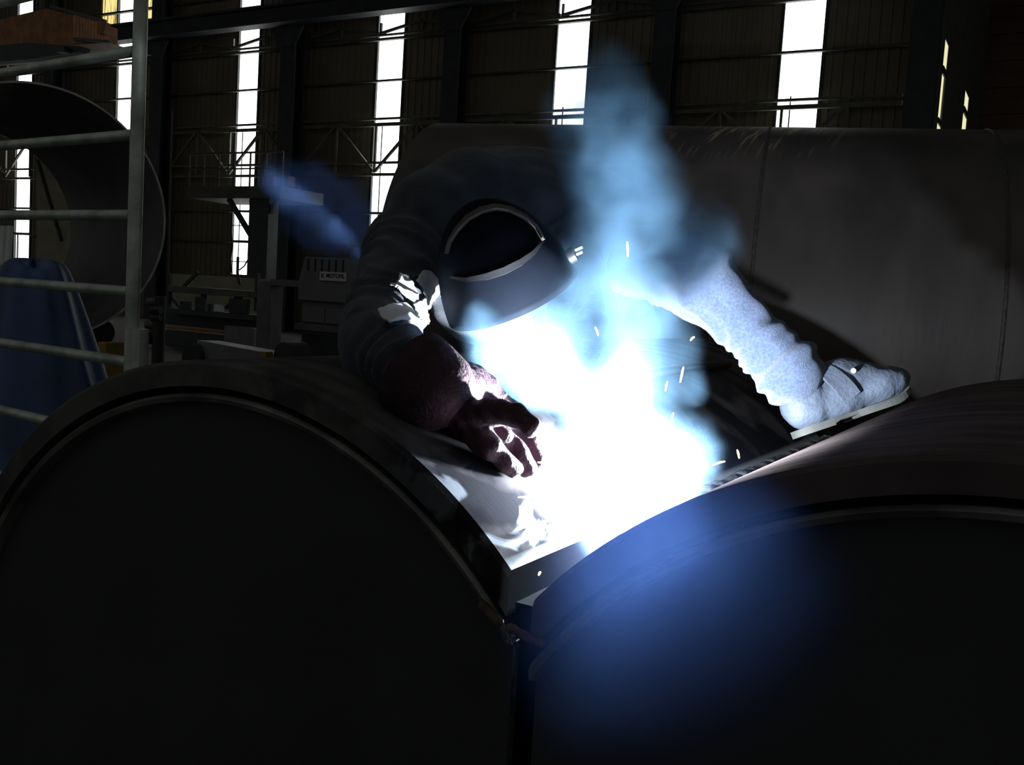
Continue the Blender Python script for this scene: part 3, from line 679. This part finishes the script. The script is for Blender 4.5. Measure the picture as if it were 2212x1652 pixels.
# jeans
def denim(p, n):
    v = .006*noise.noise(p*9)+.004*noise.noise(p*24)
    t_, d = seg_t(p, kn_l, an_l)
    if d < .12:
        for t0, w, amp in ((.86, .05, .016), (.99, .05, .014), (.70, .05, .007), (.05, .1, .012)):
            v += amp*math.exp(-((t_-t0+.09*noise.noise(p*8))/w)**2)
        v += .003*math.sin(2*PI*(t_*5+3*noise.noise(p*7)))
    return v
bm = bmesh.new()
capsule(bm, hip_r, hip_l, .135, .125); capsule(bm, hip_l, at(1400, 555, 2.22), .12, .098); capsule(bm, at(1400, 555, 2.22), kn_l, .096, .076)
capsule(bm, kn_l, at(1592, 686, 2.05), .078, .064); capsule(bm, at(1592, 686, 2.05), at(1690, 790, 2.01), .064, .060); capsule(bm, at(1690, 790, 2.01), at(1702, 803, 2.005), .062, .061)
capsule(bm, hip_r, kn_r, .125, .083); capsule(bm, kn_r, an_r, .078, .058)
fused('jeans', bm, .008, 4, M['jeans'], W_, denim)

# gloves
def glove(chains, palm, m, cuff, name='glove'):
    bm = bmesh.new()
    for ch in chains:
        for (a, ra), (b, rb) in zip(ch, ch[1:]): capsule(bm, a, b, ra*1.13, rb*1.13, 14)
    for a, b, ra, rb in palm: capsule(bm, a, b, ra, rb, 14)
    g_ = fused(name, bm, .0036, 2, m, W_, lambda p, n: .0018*noise.noise(p*45)+.0012*math.sin(p.x*260+p.z*130))
    bm = bmesh.new(); tube(bm, [c for c, r in cuff], [r for c, r in cuff], 28, False)
    o = auto_smooth(link('gauntlet_cuff', bm, m, g_), 60); s = o.modifiers.new('s', 'SOLIDIFY'); s.thickness = .004
    return g_
h = lambda x, y, l=.014: cyl_hit(x, y, l+.0035)
rg = [[(h(1075, 930, .03), .016), (h(1118, 968, .026), .0145), (h(1143, 996, .015), .0125)],
      [(h(1076, 955, .03), .016), (h(1120, 990, .026), .0145), (h(1146, 1014, .014), .0125)],
      [(h(1062, 980, .028), .0155), (h(1102, 1012, .022), .0135), (h(1126, 1030, .013), .012)],
      [(h(1040, 1000, .024), .0145), (h(1075, 1022, .018), .0125), (h(1098, 1031, .012), .011)],
      [(at(1008, 896, 1.35), .019), (at(1068, 889, 1.335), .017), (at(1112, 895, 1.325), .0155), (at(1146, 920, 1.315), .0135)]]
rp_ = [(h(965, 880, .04), h(1075, 932, .032), .034, .022), (h(975, 900, .036), h(1070, 960, .03), .034, .022), (h(985, 930, .03), h(1055, 985, .026), .030, .021), (h(990, 950, .028), h(1035, 1000, .024), .027, .019),
       (wr_r, h(985, 895, .04), .050, .040), (wr_r, h(1010, 900, .038), .045, .034)]
cw = (wr_r-el_r).normalized()
glove(rg, rp_, M['glove'], [(at(990, 882, 1.36), .030), (at(978, 872, 1.36), .044), (at(955, 853, 1.362), .054), (at(915, 822, 1.37), .059), (at(890, 803, 1.38), .061)])

# torch and the hand that holds it
ARC = Vector((-.548, 1.36, 1.385))
tip = ARC+Vector((.006, .012, .022)); dT = (wr_l-tip).normalized()
neck = at(1372, 1015, 1.46); h0 = at(1366, 965, 1.50)
t = thing('welding_torch', 'welding torch held at the bright arc', 'torch', tip)
bm = bmesh.new(); tube(bm, [tip, tip.lerp(neck, .55)], [.007, .011], 16); link('nozzle', bm, M['copper'], t, True)
bm = bmesh.new(); tube(bm, [tip.lerp(neck, .5), neck, neck.lerp(h0, .5)+Vector((0, .004, .012)), h0], .008, 12); link('swan_neck', bm, M['lip'], t, True)
bm = bmesh.new(); hv = (at(1338, 835, 1.62)-h0).normalized(); he = h0+hv*.17; tube(bm, [h0, h0+hv*.02, he], [.013, .017, .016], 16); link('handle', bm, M['black'], t, True)
bm = bmesh.new(); tube(bm, [he, he+hv*.03, he+hv*.05+Vector((-.02, .03, -.01)), (-.74, 1.66, 1.53), (-.80, 1.85, 1.514), (-.82, 2.2, 1.520), (-.82, 2.68, 1.520)], .011, 10); link('cable', bm, M['rubber'], t, True)
gc = h0.lerp(he, .55); ga, gb = frame_of(hv)
ch = []
for k in range(4):
    c0 = gc+hv*(-.036+.024*k); r = .0125-.001*abs(k-1.5)
    ch.append([(c0+(ga*math.cos(a)+gb*math.sin(a))*.030, r*(1-.06*i)) for i, a in enumerate((2.4, 1.2, 0, -1.1, -1.8))])
ch.append([(gc+hv*.03+(ga*math.cos(2.9)+gb*math.sin(2.9))*.034, .015), (gc-hv*.0+(ga*math.cos(-2.5)+gb*math.sin(-2.5))*.032, .0135), (gc-hv*.035+(ga*math.cos(-2.1)+gb*math.sin(-2.1))*.028, .012)])
pc = gc+(ga*math.cos(2.6)+gb*math.sin(2.6))*.042
glove(ch, [(pc-hv*.03, pc+hv*.04, .022, .026), (pc+hv*.03, wr_l, .026, .040)], M['glove'], [(wr_l+(wr_l-el_l)*.06, .030), (wr_l, .046), (wr_l.lerp(el_l, .3), .058), (wr_l.lerp(el_l, .55), .066)])

# boots
def boot(heel, toe_dir, nrm, ank, name='boot'):
    u = toe_dir.normalized(); w = (nrm-u*nrm.dot(u)).normalized(); v = w.cross(u)
    K = min(1, toe_dir.length/.318)
    P = lambda a, b, c: heel+u*a*K+v*b+w*c*1.12
    bm = bmesh.new()
    ellipsoid(bm, P(.052, 0, .052), (u, v, w), (.055, .043, .052)); ellipsoid(bm, P(.13, 0, .05), (u, v, w), (.09, .045, .048)); ellipsoid(bm, P(.24, .002, .044), (u, v, w), (.082, .050, .040)); ellipsoid(bm, P(.145, 0, .08), (u, v, w), (.08, .038, .042)); ellipsoid(bm, P(.19, 0, .064), (u, v, w), (.08, .040, .038))
    capsule(bm, P(.058, 0, .07), P(.066, 0, .125), .043, .042); capsule(bm, P(.066, 0, .125), ank, .042, .038)
    b = fused(name, bm, .0045, 3, M['boot'], W_, lambda p, n: .0022*noise.noise(p*40)+.0025*noise.noise(p*16))
    # sole
    ol = [(-.004, -.02), (-.004, .02), (.015, .036), (.045, .041), (.084, .041), (.087, .040), (.148, .038), (.151, .038), (.20, .048), (.26, .049), (.305, .033), (.325, 0), (.305, -.036), (.25, -.052), (.19, -.047), (.151, -.038), (.148, -.038), (.087, -.040), (.084, -.041), (.045, -.041), (.015, -.036)]
    for _ in range(2): ol = [(p[0]*(1-f_)+q[0]*f_, p[1]*(1-f_)+q[1]*f_) for p, q in zip(ol, ol[1:]+ol[:1]) for f_ in (.25, .75)]
    bm = bmesh.new(); lo = lambda a: 0.0 if (a < .085 or a > .15) else .006
    A = [bm.verts.new(P(a, b_*.95, lo(a)+(.018*((a-.24)/.07)**2 if a > .24 else 0))) for a, b_ in ol]; B = [bm.verts.new(P(a, b_*.95, .013+(.012*((a-.24)/.07)**2 if a > .24 else 0))) for a, b_ in ol]
    n = len(ol); bm.faces.new(A[::-1]); bm.faces.new(B)
    for i in range(n): bm.faces.new((A[i], A[(i+1) % n], B[(i+1) % n], B[i]))
    bmesh.ops.recalc_face_normals(bm, faces=bm.faces[:]); link('sole', bm, M['sole'], b)
    # strap over the instep and its rivet
    def loop(a0, c0, ry, rz, tilt, w_):
        bm = bmesh.new(); pts = []; nr = []
        for k in range(-9, 10):
            th = k/9*R_(118); q = P(a0-tilt*math.cos(th), ry*math.sin(th), c0+rz*math.cos(th)); pts.append(q); nr.append(v*math.sin(th)*1.1+w*math.cos(th))
        strap(bm, pts, lambda i: nr[i], w_, .005); return bm
    auto_smooth(link('strap', loop(.130, .062, .046, .054, .03, .042), M['boot'], b), 50)
    auto_smooth(link('ankle_strap', loop(.070, .112, .044, .046, -.006, .024), M['boot'], b), 50)
    bm = bmesh.new(); bmesh.ops.create_icosphere(bm, subdivisions=2, radius=.006, matrix=Matrix.Translation(P(.175, -.040, .083))); link('rivet', bm, M['white'], b, True)
    return b
hl = at(1722, 946, 1.98); nb = Vector((hl.x, 0, hl.z-PZ)).normalized()
te = at(1968, 864, 2.04)
boot(hl, te-hl, (nb+UP*.6).normalized(), an_l)
boot(an_r+Vector((.0, .05, .10)), Vector((.02, .22, -.07)), Vector((0, -.3, -.95)), an_r)

# helmet
hp = at(1116, 664, 1.66)
e1 = (RT*.912+UP*.411).normalized(); dn_i = (RT*.411-UP*.912).normalized(); ti = R_(21)
ef = (-FW*math.cos(ti)+dn_i*math.sin(ti)).normalized(); ed = (dn_i*math.cos(ti)+FW*math.sin(ti)).normalized()
HA, HB, HU, HD = .118, .120, .196, .02
def hshell(scale=1.0, n=64, m_=26):
    bm = bmesh.new(); rings = []
    for i in range(m_+1):
        s = i/m_
        ph = s*R_(84); rr = math.sin(ph); z = -HU*math.cos(ph)
        rings.append([bm.verts.new(hp+(e1*HA*rr*math.cos(2*PI*k/n)+ef*HB*rr*math.sin(2*PI*k/n)*(1 if math.sin(2*PI*k/n) > 0 else .9))*scale+ed*z*scale) for k in range(n)])
    for A, B in zip(rings, rings[1:]):
        for k in range(n):
            try: bm.faces.new((A[k], A[(k+1) % n], B[(k+1) % n], B[k]))
            except Exception: pass
    bmesh.ops.remove_doubles(bm, verts=bm.verts[:], dist=1e-5); bmesh.ops.recalc_face_normals(bm, faces=bm.faces[:])
    return bm
hel = link('welding_helmet', hshell(), M['shell'], W_, True); s = hel.modifiers.new('s', 'SOLIDIFY'); s.thickness = .004; s.offset = -1
def on_helm(x, y, lift=.002):
    """point of the helmet shell behind a sight line, pushed outward"""
    o_ = O-hp; v = ray(x, y).normalized()
    f_ = lambda q: Vector((q.dot(e1)/HA, q.dot(ef)/HB, q.dot(ed)/HU))
    a, b = f_(o_), f_(v)
    # lower skirt is a cylinder, upper part an ellipsoid
    def solve(a, b):
        A = b.dot(b); B = 2*a.dot(b); c_ = a.dot(a)-1; D = B*B-4*A*c_
        return (-B-math.sqrt(D))/(2*A) if D > 0 else -B/(2*A)
    t_ = solve(a, b); q = a+b*t_
    if q.z > 0:
        a2, b2 = Vector((a.x, a.y, 0)), Vector((b.x, b.y, 0)); t_ = solve(a2, b2); q = a+b*t_
    n_ = (e1*q.x/HA+ef*q.y/HB+(ed*q.z/HU if q.z < 0 else Vector())).normalized()
    return O+v*t_+n_*lift, n_
def hband(name, px, w, th, m):
    pp = []; px = [Vector((*p, 0)) for p in px]
    for a, b in zip(px, px[1:]):
        for k in range(5): pp.append(a.lerp(b, k/5))
    pp.append(px[-1]); q = [on_helm(p.x, p.y, .003) for p in pp]; bm = bmesh.new(); n_ = len(q)
    strap(bm, [a for a, _ in q], lambda i: q[i][1], lambda i: w*(.25+.75*math.sin(PI*(i+.5)/n_)), th)
    return auto_smooth(link(name, bm, m, hel), 50)
hband('crown_rim', [(968, 548), (975, 522), (990, 497), (1012, 473), (1040, 457), (1070, 450), (1100, 455), (1130, 470), (1155, 492), (1172, 520)], .011, .006, M['band'])
hband('visor_rim', [(978, 598), (1010, 604), (1050, 598), (1090, 585), (1125, 567), (1150, 548), (1170, 524)], .011, .005, M['band2'])
kp, kn = on_helm(1228, 555, .0); s_, u_ = frame_of(kn)
bm = bmesh.new(); tube(bm, [kp-kn*.005, kp+kn*.012], .014, 20); auto_smooth(link('knob', bm, M['black'], hel), 40)
for k in (0, 1):
    bm = bmesh.new(); p = kp+kn*.016-UP*(.004-.008*k); beam(bm, p-RT*.009-UP*.004, p+RT*.009+UP*.004, .004, .004); link('knob_stripe', bm, M['white'], hel)

# ------------------------------------------------------------------ arc, sparks
bm = bmesh.new(); bmesh.ops.create_icosphere(bm, subdivisions=3, radius=.011, matrix=Matrix.Translation(ARC+Vector((0, -.004, -.006))))
tag(link('welding_arc', bm, M['arc'], None, True), 'blinding white welding arc in the groove between the pipes', 'arc')
ld = bpy.data.lights.new('arc_light', 'POINT'); ld.energy = 250; ld.color = (.82, .92, 1.0); ld.shadow_soft_size = .014
lo = bpy.data.objects.new('arc_light', ld); C.objects.link(lo); lo.location = ARC+Vector((-.004, -.022, .012))
SP = [((1175, 952), (1212, 982), 1.36), ((1182, 985), (1240, 1030), 1.38), ((1160, 998), (1187, 1006), 1.34), ((1116, 1074), (1164, 1077), 1.30), ((1137, 1077), (1176, 1104), 1.31), ((1152, 1135), (1190, 1124), 1.30),
      ((1178, 1167), (1193, 1157), 1.28), ((1163, 1243), (1169, 1235), 1.22), ((1203, 1036), (1222, 1019), 1.36), ((1355, 520), (1356, 557), 1.5), ((1285, 705), (1293, 726), 1.5), ((1491, 736), (1501, 727), 1.5),
      ((1469, 828), (1477, 790), 1.5), ((1437, 846), (1442, 822), 1.5), ((1449, 912), (1455, 890), 1.5), ((1537, 1006), (1568, 996), 1.45), ((1592, 970), (1597, 991), 1.45), ((1487, 1052), (1514, 1040), 1.40), ((1087, 862), (1096, 851), 1.42), ((1168, 1020), (1180, 1024), 1.34)]
for a, b, d in SP:
    A, B = at(*a, d), at(*b, d); n = 5; mid = (A+B)/2; A = mid+(A-mid)*.9; B = mid+(B-mid)*.9
    bm = bmesh.new(); tube(bm, [A.lerp(B, k/n)+Vector((0, 0, .0012*math.sin(PI*k/n))) for k in range(n+1)], [.0007+.0009*math.sin(PI*(k+.4)/(n+.8)) for k in range(n+1)], 6)
    tag(link('spark', bm, M['spark'], None, True), 'small glowing orange spark flying off the weld', 'spark', 'sparks flying from the arc')

# ------------------------------------------------------------------ smoke (procedural density grid)
def smoke(name, label, lo, hi, res, blobs, dens, warp, col, nscale=7, aniso=.0, cut=(.36, .60)):
    me = bpy.data.meshes.new(name); o = bpy.data.objects.new(name, me); C.objects.link(o)
    tag(o, label, 'smoke', None, 'stuff')
    m = bpy.data.materials.new(name+'_mat'); m.use_nodes = True; nt = m.node_tree; nt.nodes.remove(nt.nodes['Principled BSDF'])
    pv_ = nt.nodes.new('ShaderNodeVolumePrincipled'); pv_.inputs['Color'].default_value = (*col, 1); pv_.inputs['Density'].default_value = dens; pv_.inputs['Anisotropy'].default_value = aniso
    nt.links.new(pv_.outputs[0], nt.nodes['Material Output'].inputs['Volume']); me.materials.append(m)
    g = bpy.data.node_groups.new(name+'_gn', 'GeometryNodeTree'); g.interface.new_socket('Geometry', in_out='OUTPUT', socket_type='NodeSocketGeometry')
    N, L = g.nodes, g.links
    def nd(t_, **k):
        n = N.new(t_)
        for a, b in k.items(): setattr(n, a, b)
        return n
    P = nd('GeometryNodeInputPosition')
    def vm(op, a, b):
        n = nd('ShaderNodeVectorMath', operation=op)
        for i, x in enumerate((a, b)):
            if hasattr(x, 'is_output'): L.new(x, n.inputs[i])
            elif op == 'SCALE' and i == 1: n.inputs['Scale'].default_value = x
            else: n.inputs[i].default_value = x
        return n
    def mt(op, a, b):
        n = nd('ShaderNodeMath', operation=op)
        for i, x in enumerate((a, b)):
            if hasattr(x, 'is_output'): L.new(x, n.inputs[i])
            else: n.inputs[i].default_value = x
        return n.outputs[0]
    cur = P.outputs[0]
    for sc, am in ((nscale*.6, warp), (nscale*1.8, warp*.45)):
        nz = nd('ShaderNodeTexNoise'); nz.inputs['Scale'].default_value = sc; nz.inputs['Detail'].default_value = 2
        L.new(P.outputs[0], nz.inputs['Vector'])
        q = vm('SUBTRACT', nz.outputs['Color'], (.5, .5, .5)).outputs[0]; q = vm('SCALE', q, am*2).outputs[0]; cur = vm('ADD', cur, q).outputs[0]
    acc = None
    for c, r, w in blobs:
        d = vm('DISTANCE', cur, tuple(c)).outputs['Value']
        mr = nd('ShaderNodeMapRange', interpolation_type='SMOOTHSTEP'); L.new(d, mr.inputs[0]); mr.inputs[1].default_value = r; mr.inputs[2].default_value = r*.45; mr.inputs[3].default_value = 0; mr.inputs[4].default_value = w
        acc = mr.outputs[0] if acc is None else mt('MAXIMUM', acc, mr.outputs[0])
    nz = nd('ShaderNodeTexNoise'); nz.inputs['Scale'].default_value = nscale*1.5; nz.inputs['Detail'].default_value = 5; L.new(cur, nz.inputs['Vector'])
    mr = nd('ShaderNodeMapRange'); L.new(nz.outputs['Fac'], mr.inputs[0]); mr.inputs[1].default_value = cut[0]; mr.inputs[2].default_value = cut[1]; mr.inputs[3].default_value = .15; mr.inputs[4].default_value = 1.3
    den = mt('MULTIPLY', acc, mr.outputs[0])
    vc = nd('GeometryNodeVolumeCube'); L.new(den, vc.inputs['Density']); vc.inputs['Min'].default_value = tuple(lo); vc.inputs['Max'].default_value = tuple(hi)
    for i, r in enumerate(res): vc.inputs['Resolution '+'XYZ'[i]].default_value = r
    sm = nd('GeometryNodeSetMaterial'); sm.inputs['Material'].default_value = m; L.new(vc.outputs[0], sm.inputs[0])
    out = nd('NodeGroupOutput'); L.new(sm.outputs[0], out.inputs[0])
    md = o.modifiers.new('density', 'NODES'); md.node_group = g
    return o
def path(pts, n):
    """blobs along a centre line of (px, py, depth, radius, weight)"""
    out = []
    for a, b in zip(pts, pts[1:]):
        for k in range(n):
            q = [a[i]+(b[i]-a[i])*k/n for i in range(5)]; out.append((at(*q[:3]), q[3], q[4]))
    q = pts[-1]; out.append((at(*q[:3]), q[3], q[4])); return out
bl = path([(1340, 1128, 1.22, .05, .2), (1340, 1110, 1.36, .06, .12)], 3)  # nearest blob added in front of the rim as camera bloom
bl += path([(1340, 1110, 1.36, .065, .14), (1370, 1010, 1.44, .105, .16), (1345, 900, 1.50, .105, .24), (1310, 780, 1.56, .115, .15), (1300, 660, 1.62, .108, .22), (1315, 540, 1.68, .118, .42), (1335, 430, 1.74, .135, .75), (1315, 330, 1.8, .13, .95), (1290, 220, 1.86, .115, .6)], 3)
bl += path([(1400, 560, 1.74, .11, .5), (1490, 530, 1.84, .115, .65)], 3)
bl += path([(1390, 680, 1.60, .085, .3), (1430, 780, 1.54, .065, .26), (1472, 830, 1.52, .045, .35)], 3)
bl += path([(1210, 790, 1.54, .085, .3), (1110, 800, 1.56, .045, .3), (1060, 770, 1.57, .04, .4)], 3)
bl += path([(1040, 705, 1.56, .045, .3), (1105, 730, 1.60, .07, .8), (1175, 700, 1.62, .08, .9)], 3)
xs = [c.x-r-.05 for c, r, w in bl], [c.x+r+.05 for c, r, w in bl]
lo_v = Vector([min(c[i]-r-.04 for c, r, w in bl) for i in range(3)]); hi_v = Vector([max(c[i]+r+.04 for c, r, w in bl) for i in range(3)])
sz = hi_v-lo_v; vx = .0065
smoke('welding_smoke', 'blue-white smoke plume rising from the welding arc', lo_v, hi_v, [max(16, int(s/vx)) for s in sz], bl, 11.0, .06, (.38, .69, 1))
b2 = path([(815, 515, 2.35, .075, .55), (755, 480, 2.42, .10, .6), (700, 435, 2.5, .115, .6), (640, 385, 2.58, .085, .35)], 3)+path([(730, 500, 2.4, .08, .4), (670, 505, 2.5, .07, .3)], 2)
lo_v = Vector([min(c[i]-r-.04 for c, r, w in b2) for i in range(3)]); hi_v = Vector([max(c[i]+r+.04 for c, r, w in b2) for i in range(3)]); sz = hi_v-lo_v
smoke('smoke_wisp', 'thin blue smoke wisp drifting left of the welder', lo_v, hi_v, [max(16, int(s/.009)) for s in sz], b2, 8.0, .10, (.25, .45, 1))

# thin haze added in front of the right pipe to imitate lens flare
b3 = [(at(1370, 1165, .78), .095, 1.2), (at(1430, 1240, .68), .10, .5), (at(1420, 1360, .6), .10, .25), (at(1540, 1170, .72), .09, .28), (at(1520, 1330, .56), .10, .2)]
lo_v = Vector([min(c[i]-r-.04 for c, r, w in b3) for i in range(3)]); hi_v = Vector([max(c[i]+r+.04 for c, r, w in b3) for i in range(3)]); sz = hi_v-lo_v
smoke('flare_haze', 'thin bluish haze added as lens flare in front of the right pipe end', lo_v, hi_v, [max(16, int(s/.012)) for s in sz], b3, .68, .04, (.16, .34, 1), 3, .2, (.2, .6))

# ------------------------------------------------------------------ light of the hall
w = bpy.data.worlds.new('hall'); S.world = w; w.use_nodes = True
w.node_tree.nodes['Background'].inputs[0].default_value = (.95, 1, .95, 1); w.node_tree.nodes['Background'].inputs[1].default_value = .10
vs = S.view_settings; vs.view_transform = 'Standard'; vs.look = 'None'; vs.gamma = 1; vs.exposure = 0
S.cycles.volume_bounces = 2; S.cycles.max_bounces = 5; S.cycles.diffuse_bounces = 2
S.cycles.sample_clamp_indirect = 3
